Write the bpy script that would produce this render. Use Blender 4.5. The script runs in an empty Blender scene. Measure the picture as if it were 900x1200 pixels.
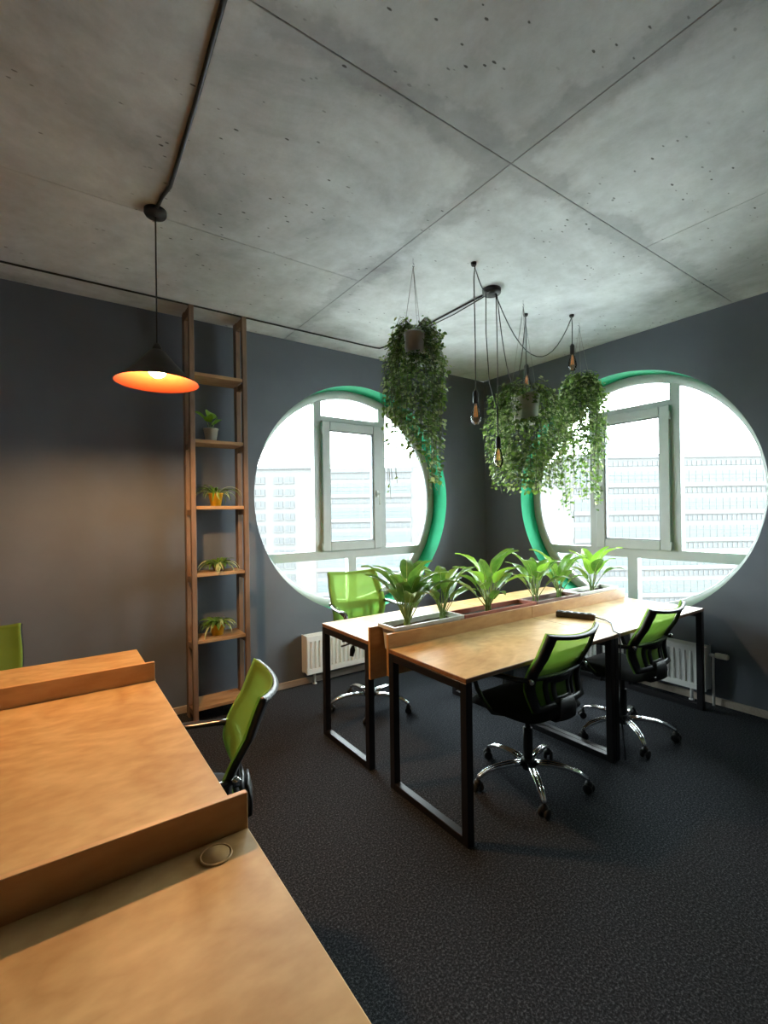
import bpy, math, random
from mathutils import Vector, Matrix, noise

# ------------------------------------------------------------------ camera
SC = bpy.context.scene
COL = SC.collection
PI = math.pi
YAW, PITCH, ROLL, FPX = 0.9578, 0.0031, -0.0142, 552.5
CAM = Vector((-4.1146, -3.8025, 1.4855))
fwd = Vector((math.cos(YAW)*math.cos(PITCH), math.sin(YAW)*math.cos(PITCH), math.sin(PITCH)))
rt0 = Vector((math.sin(YAW), -math.cos(YAW), 0)); up0 = rt0.cross(fwd)
rt = rt0*math.cos(ROLL) + up0*math.sin(ROLL); up = -rt0*math.sin(ROLL) + up0*math.cos(ROLL)
cd = bpy.data.cameras.new('camera'); cam = bpy.data.objects.new('camera', cd); COL.objects.link(cam)
cd.sensor_fit = 'VERTICAL'; cd.sensor_height = 36; cd.lens = FPX/1200*36
cd.clip_start = 0.05; cd.clip_end = 2000
m3 = Matrix((rt, up, -fwd)).transposed()
cam.matrix_world = Matrix.Translation(CAM) @ m3.to_4x4()
SC.camera = cam

# ------------------------------------------------------------------ sky, exposure
SKY_STRENGTH = 14.0
W = bpy.data.worlds.new('overcast_sky'); SC.world = W; W.use_nodes = True
W.node_tree.nodes['Background'].inputs['Color'].default_value = (0.87, 0.96, 1.0, 1)
W.node_tree.nodes['Background'].inputs['Strength'].default_value = SKY_STRENGTH
SC.view_settings.view_transform = 'Standard'
SC.view_settings.look = 'None'
SC.view_settings.gamma = 1
SC.view_settings.use_curve_mapping = False
SC.view_settings.exposure = 1.2
SC.cycles.max_bounces = 12; SC.cycles.diffuse_bounces = 6; SC.cycles.transparent_max_bounces = 16
SC.cycles.use_denoising = True
SC.cycles.sample_clamp_indirect = 8

LAMP_STRENGTH = 620.0
# light portals in the two window openings (guide sampling of the sky; they give off no light)
def portal(loc, rot):
    l = bpy.data.lights.new('window_portal', 'AREA'); l.shape = 'SQUARE'; l.size = 2.2
    l.cycles.is_portal = True
    o = bpy.data.objects.new('window_portal', l); o.location = loc; o.rotation_euler = rot; COL.objects.link(o)
portal((-1.68, 0.3, 1.63), (-PI/2, 0, 0))
portal((0.3, -1.58, 1.63), (0, PI/2, 0))

# ------------------------------------------------------------------ node material helpers
def mat(name):
    m = bpy.data.materials.new(name); m.use_nodes = True
    return m, m.node_tree, m.node_tree.nodes['Principled BSDF']
def nd(nt, typ, **kw):
    n = nt.nodes.new(typ)
    for k, v in kw.items():
        if k in n.inputs: n.inputs[k].default_value = v
        else: setattr(n, k, v)
    return n
def lk(nt, a, ao, b, bi): nt.links.new(a.outputs[ao], b.inputs[bi])
def ramp(nt, stops):
    r = nt.nodes.new('ShaderNodeValToRGB'); e = r.color_ramp.elements
    while len(e) < len(stops): e.new(0.5)
    for i, (p, c) in enumerate(stops):
        e[i].position = p; e[i].color = (*c, 1) if len(c) == 3 else c
    return r
def coords(nt, scale=(1, 1, 1), rot=(0, 0, 0), kind='Object'):
    t = nt.nodes.new('ShaderNodeTexCoord'); mp = nt.nodes.new('ShaderNodeMapping')
    mp.inputs['Scale'].default_value = scale; mp.inputs['Rotation'].default_value = rot
    lk(nt, t, kind, mp, 'Vector'); return mp
def bump(nt, src, out, b, strength=0.2, dist=0.01):
    n = nd(nt, 'ShaderNodeBump'); n.inputs['Strength'].default_value = strength; n.inputs['Distance'].default_value = dist
    lk(nt, src, out, n, 'Height'); lk(nt, n, 'Normal', b, 'Normal')
def plain(name, c, rough=0.5, metal=0.0, coat=0.0, var=0.12, scale=14.0):
    m, nt, b = mat(name)
    b.inputs['Roughness'].default_value = rough; b.inputs['Metallic'].default_value = metal
    b.inputs['Coat Weight'].default_value = coat
    mp = coords(nt); n = nd(nt, 'ShaderNodeTexNoise', Scale=scale, Detail=4.0); lk(nt, mp, 'Vector', n, 'Vector')
    r = ramp(nt, [(0.3, tuple(x*(1-var) for x in c)), (0.7, tuple(min(1, x*(1+var)) for x in c))])
    lk(nt, n, 'Fac', r, 'Fac'); lk(nt, r, 'Color', b, 'Base Color')
    return m
def wood(name, dark, light, stretch=(0.7, 5, 5), rough=0.4, coat=0.0, figure=1.0):
    m, nt, b = mat(name)
    b.inputs['Roughness'].default_value = rough; b.inputs['Coat Weight'].default_value = coat; b.inputs['Coat Roughness'].default_value = 0.3
    mp = coords(nt, stretch)
    n1 = nd(nt, 'ShaderNodeTexNoise', Scale=1.3*figure, Detail=3.0, Distortion=1.6); lk(nt, mp, 'Vector', n1, 'Vector')
    mul = nd(nt, 'ShaderNodeMath', operation='MULTIPLY'); mul.inputs[1].default_value = 9.0; lk(nt, n1, 'Fac', mul, 0)
    fr = nd(nt, 'ShaderNodeMath', operation='PINGPONG'); fr.inputs[1].default_value = 1.0; lk(nt, mul, 0, fr, 0)
    mp2 = coords(nt, tuple(s*9 for s in stretch)); n2 = nd(nt, 'ShaderNodeTexNoise', Scale=2.0, Detail=5.0); lk(nt, mp2, 'Vector', n2, 'Vector')
    n3 = nd(nt, 'ShaderNodeTexNoise', Scale=3.0, Detail=2.0); mp3 = coords(nt); lk(nt, mp3, 'Vector', n3, 'Vector')
    a = nd(nt, 'ShaderNodeMath', operation='MULTIPLY'); a.inputs[1].default_value = 0.22; lk(nt, fr, 0, a, 0)
    a2 = nd(nt, 'ShaderNodeMath', operation='MULTIPLY_ADD'); a2.inputs[1].default_value = 0.45; lk(nt, n2, 'Fac', a2, 0); lk(nt, a, 0, a2, 2)
    a3 = nd(nt, 'ShaderNodeMath', operation='MULTIPLY_ADD'); a3.inputs[1].default_value = 0.6; lk(nt, n3, 'Fac', a3, 0); lk(nt, a2, 0, a3, 2)
    r = ramp(nt, [(0.35, dark), (0.85, light)]); lk(nt, a3, 0, r, 'Fac'); lk(nt, r, 'Color', b, 'Base Color')
    bump(nt, n2, 'Fac', b, 0.05, 0.002)
    return m

M = {}
# setting
def wall_paint():
    m, nt, b = mat('dark_grey_wall_paint'); b.inputs['Roughness'].default_value = 0.75
    mp = coords(nt); n = nd(nt, 'ShaderNodeTexNoise', Scale=1.6, Detail=6.0, Roughness=0.6); lk(nt, mp, 'Vector', n, 'Vector')
    r = ramp(nt, [(0.3, (0.106, 0.122, 0.146)), (0.7, (0.134, 0.152, 0.180))]); lk(nt, n, 'Fac', r, 'Fac'); lk(nt, r, 'Color', b, 'Base Color')
    n2 = nd(nt, 'ShaderNodeTexNoise', Scale=90.0, Detail=4.0); lk(nt, mp, 'Vector', n2, 'Vector'); bump(nt, n2, 'Fac', b, 0.12, 0.004)
    return m
M['wall'] = wall_paint()
def concrete():
    m, nt, b = mat('raw_concrete'); b.inputs['Roughness'].default_value = 0.85
    mp = coords(nt, kind='Object')
    n1 = nd(nt, 'ShaderNodeTexNoise', Scale=1.1, Detail=8.0, Roughness=0.62, Distortion=0.6); lk(nt, mp, 'Vector', n1, 'Vector')
    r1 = ramp(nt, [(0.30, (0.34, 0.355, 0.365)), (0.45, (0.53, 0.55, 0.565)), (0.56, (0.63, 0.655, 0.67)), (0.70, (0.745, 0.77, 0.785))]); lk(nt, n1, 'Fac', r1, 'Fac')
    n2 = nd(nt, 'ShaderNodeTexNoise', Scale=9.0, Detail=6.0, Roughness=0.7); lk(nt, mp, 'Vector', n2, 'Vector')
    r2 = ramp(nt, [(0.3, (0.82, 0.82, 0.81)), (0.65, (1, 1, 1))]); lk(nt, n2, 'Fac', r2, 'Fac')
    mx = nd(nt, 'ShaderNodeMix', data_type='RGBA', blend_type='MULTIPLY'); mx.inputs['Factor'].default_value = 1.0
    nt.links.new(r1.outputs['Color'], mx.inputs[6]); nt.links.new(r2.outputs['Color'], mx.inputs[7])
    # small dark pits, denser in patches
    mv = coords(nt, (1, 2.2, 1), (0, 0, 0.7)); vo = nd(nt, 'ShaderNodeTexVoronoi', Scale=11.0, Randomness=1.0); lk(nt, mv, 'Vector', vo, 'Vector')
    nz = nd(nt, 'ShaderNodeTexNoise', Scale=40.0, Detail=2.0); lk(nt, mp, 'Vector', nz, 'Vector')
    ad = nd(nt, 'ShaderNodeMath', operation='MULTIPLY_ADD'); ad.inputs[1].default_value = 0.22; lk(nt, nz, 'Fac', ad, 0); lk(nt, vo, 'Distance', ad, 2)
    r3 = ramp(nt, [(0.185, (0.20, 0.20, 0.195)), (0.225, (1, 1, 1))]); lk(nt, ad, 0, r3, 'Fac')
    np_ = nd(nt, 'ShaderNodeTexNoise', Scale=1.5, Detail=2.0); lk(nt, mp, 'Vector', np_, 'Vector')
    rp = ramp(nt, [(0.42, (0, 0, 0)), (0.55, (1, 1, 1))]); lk(nt, np_, 'Fac', rp, 'Fac')
    mx2 = nd(nt, 'ShaderNodeMix', data_type='RGBA', blend_type='MULTIPLY'); lk(nt, rp, 'Color', mx2, 'Factor')
    nt.links.new(mx.outputs[2], mx2.inputs[6]); nt.links.new(r3.outputs['Color'], mx2.inputs[7])
    # dark damp smears along the casting joints
    sp_ = nd(nt, 'ShaderNodeSeparateXYZ'); lk(nt, mp, 'Vector', sp_, 'Vector')
    ds = []
    for ax, c in (('X', 2.467), ('Y', 2.458)):
        a_ = nd(nt, 'ShaderNodeMath', operation='ADD'); a_.inputs[1].default_value = c; lk(nt, sp_, ax, a_, 0)
        b_ = nd(nt, 'ShaderNodeMath', operation='ABSOLUTE'); lk(nt, a_, 0, b_, 0); ds.append(b_)
    mn = nd(nt, 'ShaderNodeMath', operation='MINIMUM'); lk(nt, ds[0], 0, mn, 0); lk(nt, ds[1], 0, mn, 1)
    ns = nd(nt, 'ShaderNodeTexNoise', Scale=3.5, Detail=5.0, Roughness=0.65); lk(nt, mp, 'Vector', ns, 'Vector')
    sb = nd(nt, 'ShaderNodeMath', operation='MULTIPLY_ADD'); sb.inputs[1].default_value = -0.42; lk(nt, ns, 'Fac', sb, 0); lk(nt, mn, 0, sb, 2)
    r4 = ramp(nt, [(0.0, (0.66, 0.66, 0.67)), (0.03, (0.86, 0.86, 0.86)), (0.08, (1, 1, 1))])
    ad4 = nd(nt, 'ShaderNodeMath', operation='ADD'); ad4.inputs[1].default_value = 0.165; lk(nt, sb, 0, ad4, 0); lk(nt, ad4, 0, r4, 'Fac')
    mx3 = nd(nt, 'ShaderNodeMix', data_type='RGBA', blend_type='MULTIPLY'); mx3.inputs['Factor'].default_value = 0.75
    nt.links.new(mx2.outputs[2], mx3.inputs[6]); nt.links.new(r4.outputs['Color'], mx3.inputs[7])
    nt.links.new(mx3.outputs[2], b.inputs['Base Color'])
    bump(nt, n2, 'Fac', b, 0.25, 0.01)
    return m
M['concrete'] = concrete()
def carpet():
    m, nt, b = mat('charcoal_carpet'); b.inputs['Roughness'].default_value = 0.95; b.inputs['Specular IOR Level'].default_value = 0.15
    mp = coords(nt); n = nd(nt, 'ShaderNodeTexNoise', Scale=120.0, Detail=3.0, Roughness=0.8); lk(nt, mp, 'Vector', n, 'Vector')
    r = ramp(nt, [(0.34, (0.008, 0.0088, 0.0105)), (0.52, (0.026, 0.0285, 0.034)), (0.66, (0.10, 0.107, 0.122))]); lk(nt, n, 'Fac', r, 'Fac'); lk(nt, r, 'Color', b, 'Base Color')
    bump(nt, n, 'Fac', b, 0.6, 0.01)
    return m
M['carpet'] = carpet()
M['green_paint'] = plain('emerald_green_paint', (0.012, 0.27, 0.125), 0.65, var=0.1, scale=5)
M['green_paint'].node_tree.nodes['Principled BSDF'].inputs['Specular IOR Level'].default_value = 0.1
M['pvc'] = plain('white_pvc', (0.43, 0.45, 0.445), 0.35, var=0.03)
M['gasket'] = plain('grey_gasket', (0.12, 0.13, 0.13), 0.6)
def glass():
    m, nt, b = mat('window_glass'); nt.nodes.remove(b)
    o = nt.nodes['Material Output']; t = nd(nt, 'ShaderNodeBsdfTransparent'); t.inputs['Color'].default_value = (0.96, 0.985, 0.975, 1)
    g = nd(nt, 'ShaderNodeBsdfGlossy'); g.inputs['Roughness'].default_value = 0.02
    fr = nd(nt, 'ShaderNodeFresnel'); fr.inputs['IOR'].default_value = 1.35
    mx = nd(nt, 'ShaderNodeMixShader'); lk(nt, fr, 'Fac', mx, 'Fac'); nt.links.new(t.outputs[0], mx.inputs[1]); nt.links.new(g.outputs[0], mx.inputs[2])
    lk(nt, mx, 'Shader', o, 'Surface'); return m
M['glass'] = glass()
M['baseboard'] = wood('pale_wood_baseboard', (0.36, 0.30, 0.24), (0.50, 0.43, 0.35), rough=0.5)
# furniture
M['birch'] = wood('varnished_birch_plywood', (0.43, 0.235, 0.075), (0.66, 0.43, 0.185), stretch=(1.0, 1.7, 1.7), rough=0.45)
M['birch'].node_tree.nodes['Principled BSDF'].inputs['Specular IOR Level'].default_value = 0.3
M['edge'] = wood('brown_plywood_edge', (0.16, 0.07, 0.03), (0.30, 0.15, 0.07), rough=0.5)
M['birch_side'] = wood('varnished_birch_panel', (0.46, 0.215, 0.07), (0.64, 0.36, 0.145), stretch=(0.9, 2.6, 2.6), rough=0.4)
M['shelf'] = wood('brown_stained_pine', (0.135, 0.082, 0.052), (0.27, 0.172, 0.108), stretch=(5, 5, 0.6), rough=0.55)
M['shelf_board'] = wood('light_pine_shelf', (0.30, 0.165, 0.075), (0.52, 0.32, 0.16), stretch=(0.8, 5, 5), rough=0.5)
M['black_steel'] = plain('black_powder_coated_steel', (0.012, 0.011, 0.013), 0.38)
M['black_plastic'] = plain('black_plastic', (0.012, 0.012, 0.013), 0.5)
M['backlit_plastic'] = plain('black_plastic_painted_backlit', (0.10, 0.15, 0.05), 0.4)  # black frame coloured olive to imitate window light veiling its mesh
M['black_gloss'] = plain('glossy_black_plastic', (0.03, 0.03, 0.032), 0.16)
M['black_fabric'] = plain('black_seat_fabric', (0.014, 0.013, 0.016), 0.9, scale=80, var=0.4)
M['chrome'] = plain('chrome', (0.78, 0.79, 0.8), 0.12, metal=1.0, var=0.02)
M['rubber'] = plain('black_rubber', (0.015, 0.015, 0.016), 0.6)
def mesh_fabric():
    m, nt, b = mat('lime_green_mesh'); o = nt.nodes['Material Output']
    mp = coords(nt); n = nd(nt, 'ShaderNodeTexNoise', Scale=6.0, Detail=1.0); lk(nt, mp, 'Vector', n, 'Vector')
    r = ramp(nt, [(0.2, (0.30, 0.46, 0.105)), (0.8, (0.34, 0.50, 0.12))]); lk(nt, n, 'Fac', r, 'Fac')
    d = nd(nt, 'ShaderNodeBsdfDiffuse'); tl = nd(nt, 'ShaderNodeBsdfTranslucent'); tp = nd(nt, 'ShaderNodeBsdfTransparent')
    tp.inputs['Color'].default_value = (0.80, 1.0, 0.62, 1)
    lk(nt, r, 'Color', d, 'Color'); lk(nt, r, 'Color', tl, 'Color')
    m1 = nd(nt, 'ShaderNodeMixShader'); m1.inputs[0].default_value = 0.3; nt.links.new(d.outputs[0], m1.inputs[1]); nt.links.new(tl.outputs[0], m1.inputs[2])
    m2 = nd(nt, 'ShaderNodeMixShader'); m2.inputs[0].default_value = 0.46; nt.links.new(m1.outputs[0], m2.inputs[1]); nt.links.new(tp.outputs[0], m2.inputs[2])
    lk(nt, m2, 'Shader', o, 'Surface'); nt.nodes.remove(b); return m
M['mesh'] = mesh_fabric()
M['radiator'] = plain('white_radiator_enamel', (0.80, 0.80, 0.77), 0.3, var=0.02)
M['valve'] = plain('cream_plastic_valve', (0.72, 0.66, 0.55), 0.4)
M['cable'] = plain('dark_cable', (0.02, 0.021, 0.024), 0.5)
M['lamp_black'] = plain('matt_black_lamp_metal', (0.02, 0.018, 0.018), 0.5)
M['lamp_orange'] = plain('orange_lamp_enamel', (0.10, 0.011, 0.0006), 0.5, var=0.03)
def emit(name, c, s):
    m, nt, b = mat(name); b.inputs['Base Color'].default_value = (*c, 1)
    b.inputs['Emission Color'].default_value = (*c, 1); b.inputs['Emission Strength'].default_value = s
    return m
M['lit_bulb'] = emit('lit_warm_bulb', (1.0, 0.58, 0.25), LAMP_STRENGTH)
M['filament'] = emit('glowing_filament', (1.0, 0.45, 0.14), 0.16)
def bulb_glass():
    m, nt, b = mat('amber_bulb_glass'); nt.nodes.remove(b)
    o = nt.nodes['Material Output']; t = nd(nt, 'ShaderNodeBsdfTransparent'); t.inputs['Color'].default_value = (0.97, 0.91, 0.82, 1)
    g = nd(nt, 'ShaderNodeBsdfGlossy'); g.inputs['Roughness'].default_value = 0.03
    fr = nd(nt, 'ShaderNodeFresnel'); fr.inputs['IOR'].default_value = 1.5
    mx = nd(nt, 'ShaderNodeMixShader'); lk(nt, fr, 'Fac', mx, 'Fac'); nt.links.new(t.outputs[0], mx.inputs[1]); nt.links.new(g.outputs[0], mx.inputs[2])
    lk(nt, mx, 'Shader', o, 'Surface'); return m
M['bulb_glass'] = bulb_glass()
M['clear_string'] = plain('grey_nylon_string', (0.25, 0.25, 0.24), 0.4)
# plants
def leaf_mat(name, a, b_, trans=0.35, rough=0.35):
    m, nt, b = mat(name); o = nt.nodes['Material Output']
    oi = nd(nt, 'ShaderNodeObjectInfo'); mp = coords(nt, (3, 3, 3)); n = nd(nt, 'ShaderNodeTexNoise', Scale=6.0, Detail=2.0); lk(nt, mp, 'Vector', n, 'Vector')
    ad = nd(nt, 'ShaderNodeMath', operation='MULTIPLY_ADD'); ad.inputs[1].default_value = 0.45; lk(nt, oi, 'Random', ad, 0); lk(nt, n, 'Fac', ad, 2)
    r = ramp(nt, [(0.3, a), (1.0, b_)]); lk(nt, ad, 0, r, 'Fac')
    lk(nt, r, 'Color', b, 'Base Color'); b.inputs['Roughness'].default_value = rough
    tl = nd(nt, 'ShaderNodeBsdfTranslucent'); lk(nt, r, 'Color', tl, 'Color')
    mx = nd(nt, 'ShaderNodeMixShader'); mx.inputs[0].default_value = trans
    nt.links.new(b.outputs[0], mx.inputs[1]); nt.links.new(tl.outputs[0], mx.inputs[2]); lk(nt, mx, 'Shader', o, 'Surface'); return m
M['leaf'] = leaf_mat('broad_leaf_green', (0.035, 0.12, 0.014), (0.19, 0.36, 0.05))
M['leaf_bright'] = leaf_mat('bright_leaf_green', (0.14, 0.33, 0.02), (0.32, 0.56, 0.06), 0.45)
M['leaf_rib'] = plain('pale_leaf_midrib', (0.42, 0.55, 0.22), 0.5)
M['stalk'] = plain('green_stalk', (0.20, 0.30, 0.07), 0.5)
M['ivy'] = leaf_mat('ivy_green', (0.07, 0.16, 0.025), (0.28, 0.44, 0.08), 0.35)
M['ivy_pale'] = leaf_mat('ivy_pale_green', (0.26, 0.36, 0.12), (0.62, 0.70, 0.36), 0.35)
M['ivy_dark'] = leaf_mat('ivy_dark_green', (0.03, 0.085, 0.02), (0.13, 0.25, 0.05), 0.25)
M['vine'] = plain('brown_green_vine', (0.10, 0.12, 0.04), 0.7)
M['soil'] = plain('dark_soil', (0.06, 0.035, 0.022), 0.95, var=0.5, scale=60)
M['pot_grey'] = plain('pale_grey_plastic_pot', (0.60, 0.60, 0.57), 0.5)
M['pot_white'] = plain('white_plastic_planter', (0.62, 0.60, 0.56), 0.45)
M['pot_terracotta'] = plain('terracotta_red_planter', (0.34, 0.085, 0.045), 0.5)
M['pot_brown'] = plain('dark_brown_planter', (0.15, 0.055, 0.035), 0.55)
M['strip'] = plain('dark_brown_plastic', (0.035, 0.018, 0.016), 0.45)
M['pot_yellow'] = plain('yellow_plastic_pot', (0.90, 0.54, 0.03), 0.35)
M['pot_dark'] = plain('dark_green_pot', (0.04, 0.07, 0.055), 0.5)
M['pot_rust'] = plain('brown_clay_pot', (0.22, 0.10, 0.05), 0.6)
# outside
M['facade'] = plain('pale_render_facade', (0.042, 0.0408, 0.040), 0.9, var=0.04, scale=0.3)
M['facade_glass'] = plain('teal_facade_glass', (0.0185, 0.0270, 0.0272), 0.6, var=0.10, scale=0.6)
M['facade_dark'] = plain('grey_facade_window', (0.0155, 0.0165, 0.018), 0.6, var=0.15, scale=0.8)
M['facade_grey'] = plain('grey_facade_band', (0.030, 0.031, 0.032), 0.8)
M['tower_window'] = plain('grey_tower_window', (0.012, 0.0125, 0.0135), 0.6)
M['paving'] = plain('grey_street_paving', (0.45, 0.45, 0.44), 0.9, var=0.1, scale=0.05)

# ------------------------------------------------------------------ mesh helpers
class MB:
    """collects shapes, then links them as ONE mesh object"""
    def __init__(s): s.v = []; s.f = []; s.mi = []; s.sm = []
    def add(s, vs, fs, mi=0, smooth=False, T=None):
        n = len(s.v)
        s.v += [tuple(T @ Vector(v)) if T is not None else tuple(v) for v in vs]
        for f in fs:
            s.f.append([i+n for i in f]); s.mi.append(mi); s.sm.append(smooth)
        return s
    def box(s, a, b, mi=0, bev=0.0, T=None, side_mi=None):
        x0, y0, z0 = a; x1, y1, z1 = b
        if bev <= 0:
            vs = [(x0,y0,z0),(x1,y0,z0),(x1,y1,z0),(x0,y1,z0),(x0,y0,z1),(x1,y0,z1),(x1,y1,z1),(x0,y1,z1)]
            fs = [(0,3,2,1),(4,5,6,7)]; ss = [(0,1,5,4),(1,2,6,5),(2,3,7,6),(3,0,4,7)]
            s.add(vs, fs+([] if side_mi is not None else ss), mi, False, T)
            if side_mi is not None: s.add(vs, ss, side_mi, False, T)
            return s
        # chamfered box
        vs = []; idx = {}
        for ix, X in enumerate((x0, x1)):
            for iy, Y in enumerate((y0, y1)):
                for iz, Z in enumerate((z0, z1)):
                    sx, sy, sz = (1 if ix == 0 else -1), (1 if iy == 0 else -1), (1 if iz == 0 else -1)
                    for ax in range(3):
                        p = [X+sx*bev, Y+sy*bev, Z+sz*bev]; p[ax] = (X, Y, Z)[ax]
                        idx[(ix,iy,iz,ax)] = len(vs); vs.append(tuple(p))
        top, sides = [], []
        for ax in range(3):
            for e in (0, 1):
                o = [a_ for a_ in range(3) if a_ != ax]; q = []
                for (p0, p1) in ((0,0),(1,0),(1,1),(0,1)):
                    k = [0,0,0]; k[ax] = e; k[o[0]] = p0; k[o[1]] = p1; q.append(idx[(*k, ax)])
                (top if ax == 2 else sides).append(q)
        for ax in range(3):            # edges along ax
            o = [a_ for a_ in range(3) if a_ != ax]
            for p0 in (0, 1):
                for p1 in (0, 1):
                    k0 = [0,0,0]; k1 = [0,0,0]; k1[ax] = 1
                    for k in (k0, k1): k[o[0]] = p0; k[o[1]] = p1
                    sides.append([idx[(*k0,o[0])], idx[(*k1,o[0])], idx[(*k1,o[1])], idx[(*k0,o[1])]])
        for ix in (0,1):
            for iy in (0,1):
                for iz in (0,1): sides.append([idx[(ix,iy,iz,a_)] for a_ in range(3)])
        s.add(vs, top, mi, False, T); s.add(vs, sides, mi if side_mi is None else side_mi, False, T)
        return s
    def tube(s, path, r, seg=8, mi=0, ry=None, closed=False, cap=True, upv=None, square=False):
        """sweep; r number or list; ry = second radius (flat section) number or list"""
        P = [Vector(p) for p in path]; n = len(P)
        R = r if isinstance(r, (list, tuple)) else [r]*n
        RY = R if ry is None else (ry if isinstance(ry, (list, tuple)) else [ry]*n)
        vs = []; fs = []; prev = None
        for i in range(n):
            if closed: t = (P[(i+1) % n]-P[i-1])
            else: t = P[min(i+1, n-1)]-P[max(i-1, 0)]
            t = t.normalized() if t.length > 1e-9 else Vector((0,0,1))
            u = Vector(upv) if upv is not None else (prev if prev is not None else (Vector((0,0,1)) if abs(t.z) < 0.9 else Vector((1,0,0))))
            u = u - t*u.dot(t)
            if u.length < 1e-5: u = Vector((1,0,0)) - t*t.x
            u.normalize(); w = t.cross(u); prev = u
            for k in range(seg):
                a = 2*PI*(k+(0.5 if square else 0))/seg
                q = 1.41421 if square else 1
                vs.append(P[i] + w*math.cos(a)*R[i]*q + u*math.sin(a)*RY[i]*q)
        m = n if closed else n-1
        for i in range(m):
            for k in range(seg):
                j = (i+1) % n
                fs.append((i*seg+k, i*seg+(k+1) % seg, j*seg+(k+1) % seg, j*seg+k))
        if cap and not closed:
            fs.append(tuple(range(seg))[::-1]); fs.append(tuple((n-1)*seg+k for k in range(seg)))
        return s.add(vs, fs, mi, not square)
    def lathe(s, prof, seg=24, mi=0, c=(0,0,0), closed=False, axis='z'):
        vs = []; fs = []; n = len(prof)
        for (r, z) in prof:
            for k in range(seg):
                a = 2*PI*k/seg
                p = (r*math.cos(a), r*math.sin(a), z)
                if axis == 'x': p = (p[2], p[0], p[1])
                if axis == 'y': p = (p[1], p[2], p[0])
                vs.append((c[0]+p[0], c[1]+p[1], c[2]+p[2]))
        for i in range(n if closed else n-1):
            j = (i+1) % n
            for k in range(seg): fs.append((i*seg+k, i*seg+(k+1) % seg, j*seg+(k+1) % seg, j*seg+k))
        return s.add(vs, fs, mi, True)
    def sphere(s, c, r, seg=16, rings=10, mi=0, sz=1.0):
        pr = [(max(1e-5, r*math.sin(PI*i/rings)), -r*sz*math.cos(PI*i/rings)) for i in range(rings+1)]
        return s.lathe(pr, seg, mi, c)
    def prism(s, poly, y0, y1, mi=0):
        """polygon in local x,z extruded along y"""
        n = len(poly); vs = [(p[0], y0, p[1]) for p in poly]+[(p[0], y1, p[1]) for p in poly]
        fs = [tuple(range(n)), tuple(range(2*n-1, n-1, -1))]+[(i, i+n, (i+1) % n+n, (i+1) % n) for i in range(n)]
        return s.add(vs, fs, mi)
    def grid(s, fn, nu, nv, mi=0, skip=None, smooth=True):
        vs = [fn(i/nu, j/nv) for j in range(nv+1) for i in range(nu+1)]; fs = []
        for j in range(nv):
            for i in range(nu):
                if skip and skip((i+.5)/nu, (j+.5)/nv): continue
                a = j*(nu+1)+i; fs.append((a, a+1, a+nu+2, a+nu+1))
        return s.add(vs, fs, mi, smooth)
    def mesh(s, name, mats):
        me = bpy.data.meshes.new(name); me.from_pydata(s.v, [], s.f)
        for m in (mats if isinstance(mats, (list, tuple)) else [mats]): me.materials.append(m)
        me.polygons.foreach_set('material_index', s.mi); me.polygons.foreach_set('use_smooth', s.sm)
        me.validate(); me.update()
        import bmesh
        bm = bmesh.new(); bm.from_mesh(me); bmesh.ops.recalc_face_normals(bm, faces=bm.faces); bm.to_mesh(me); bm.free()
        return me
    def build(s, name, mats, parent=None, loc=(0,0,0), rot=(0,0,0)):
        o = bpy.data.objects.new(name, s.mesh(name, mats)); COL.objects.link(o)
        o.location = loc; o.rotation_euler = rot
        if parent is not None: o.parent = parent
        return o
def solidify(o, t, offset=-1):
    md = o.modifiers.new('thickness', 'SOLIDIFY'); md.thickness = t; md.offset = offset; return o
def thing(name, label, cat, loc=(0,0,0), rz=0, group=None):
    o = bpy.data.objects.new(name, None); COL.objects.link(o); o.empty_display_size = 0.05
    o.location = loc; o.rotation_euler = (0,0,rz); o['label'] = label; o['category'] = cat; o['kind'] = 'thing'
    if group: o['group'] = group
    return o
def struct(name, label=None, loc=(0,0,0), rz=0):
    o = bpy.data.objects.new(name, None); COL.objects.link(o); o.location = loc; o.rotation_euler = (0,0,rz)
    o['kind'] = 'structure'
    if label: o['label'] = label
    return o
def link_copy(o, parent):
    c = o.copy(); COL.objects.link(c); c.parent = parent; return c
def copy_tree(o, parent=None):
    c = link_copy(o, parent)
    for ch in o.children: copy_tree(ch, c)
    return c

# ------------------------------------------------------------------ room shell
H = 3.0; XB, YB = -6.4, -6.4
WIN_R = 1.07
o = MB().box((XB, YB, -0.1), (0, 0, 0)).build('floor', M['carpet']); o['kind'] = 'structure'; o['label'] = 'charcoal speckled carpet floor'
ceil = MB().box((XB-0.3, YB-0.3, H+0.02), (0.35, 0.35, H+0.25)).build('ceiling', M['concrete']); ceil['kind'] = 'structure'; ceil['label'] = 'raw grey concrete slab ceiling'
g = 0.0012
slabs = [(XB,-1.215,-2.467,0), (XB,-2.458,-2.467,-1.215), (-2.467,-2.458,0,0), (-2.467,YB,-1.298,-2.458), (-1.298,YB,0,-2.458), (XB,YB,-2.467,-2.458)]
for k, (x0, y0, x1, y1) in enumerate(slabs):
    MB().box((x0+g, y0+g, H), (x1-g, y1-g, H+0.0199), bev=0.002).build('slab', M['concrete'], ceil)

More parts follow.
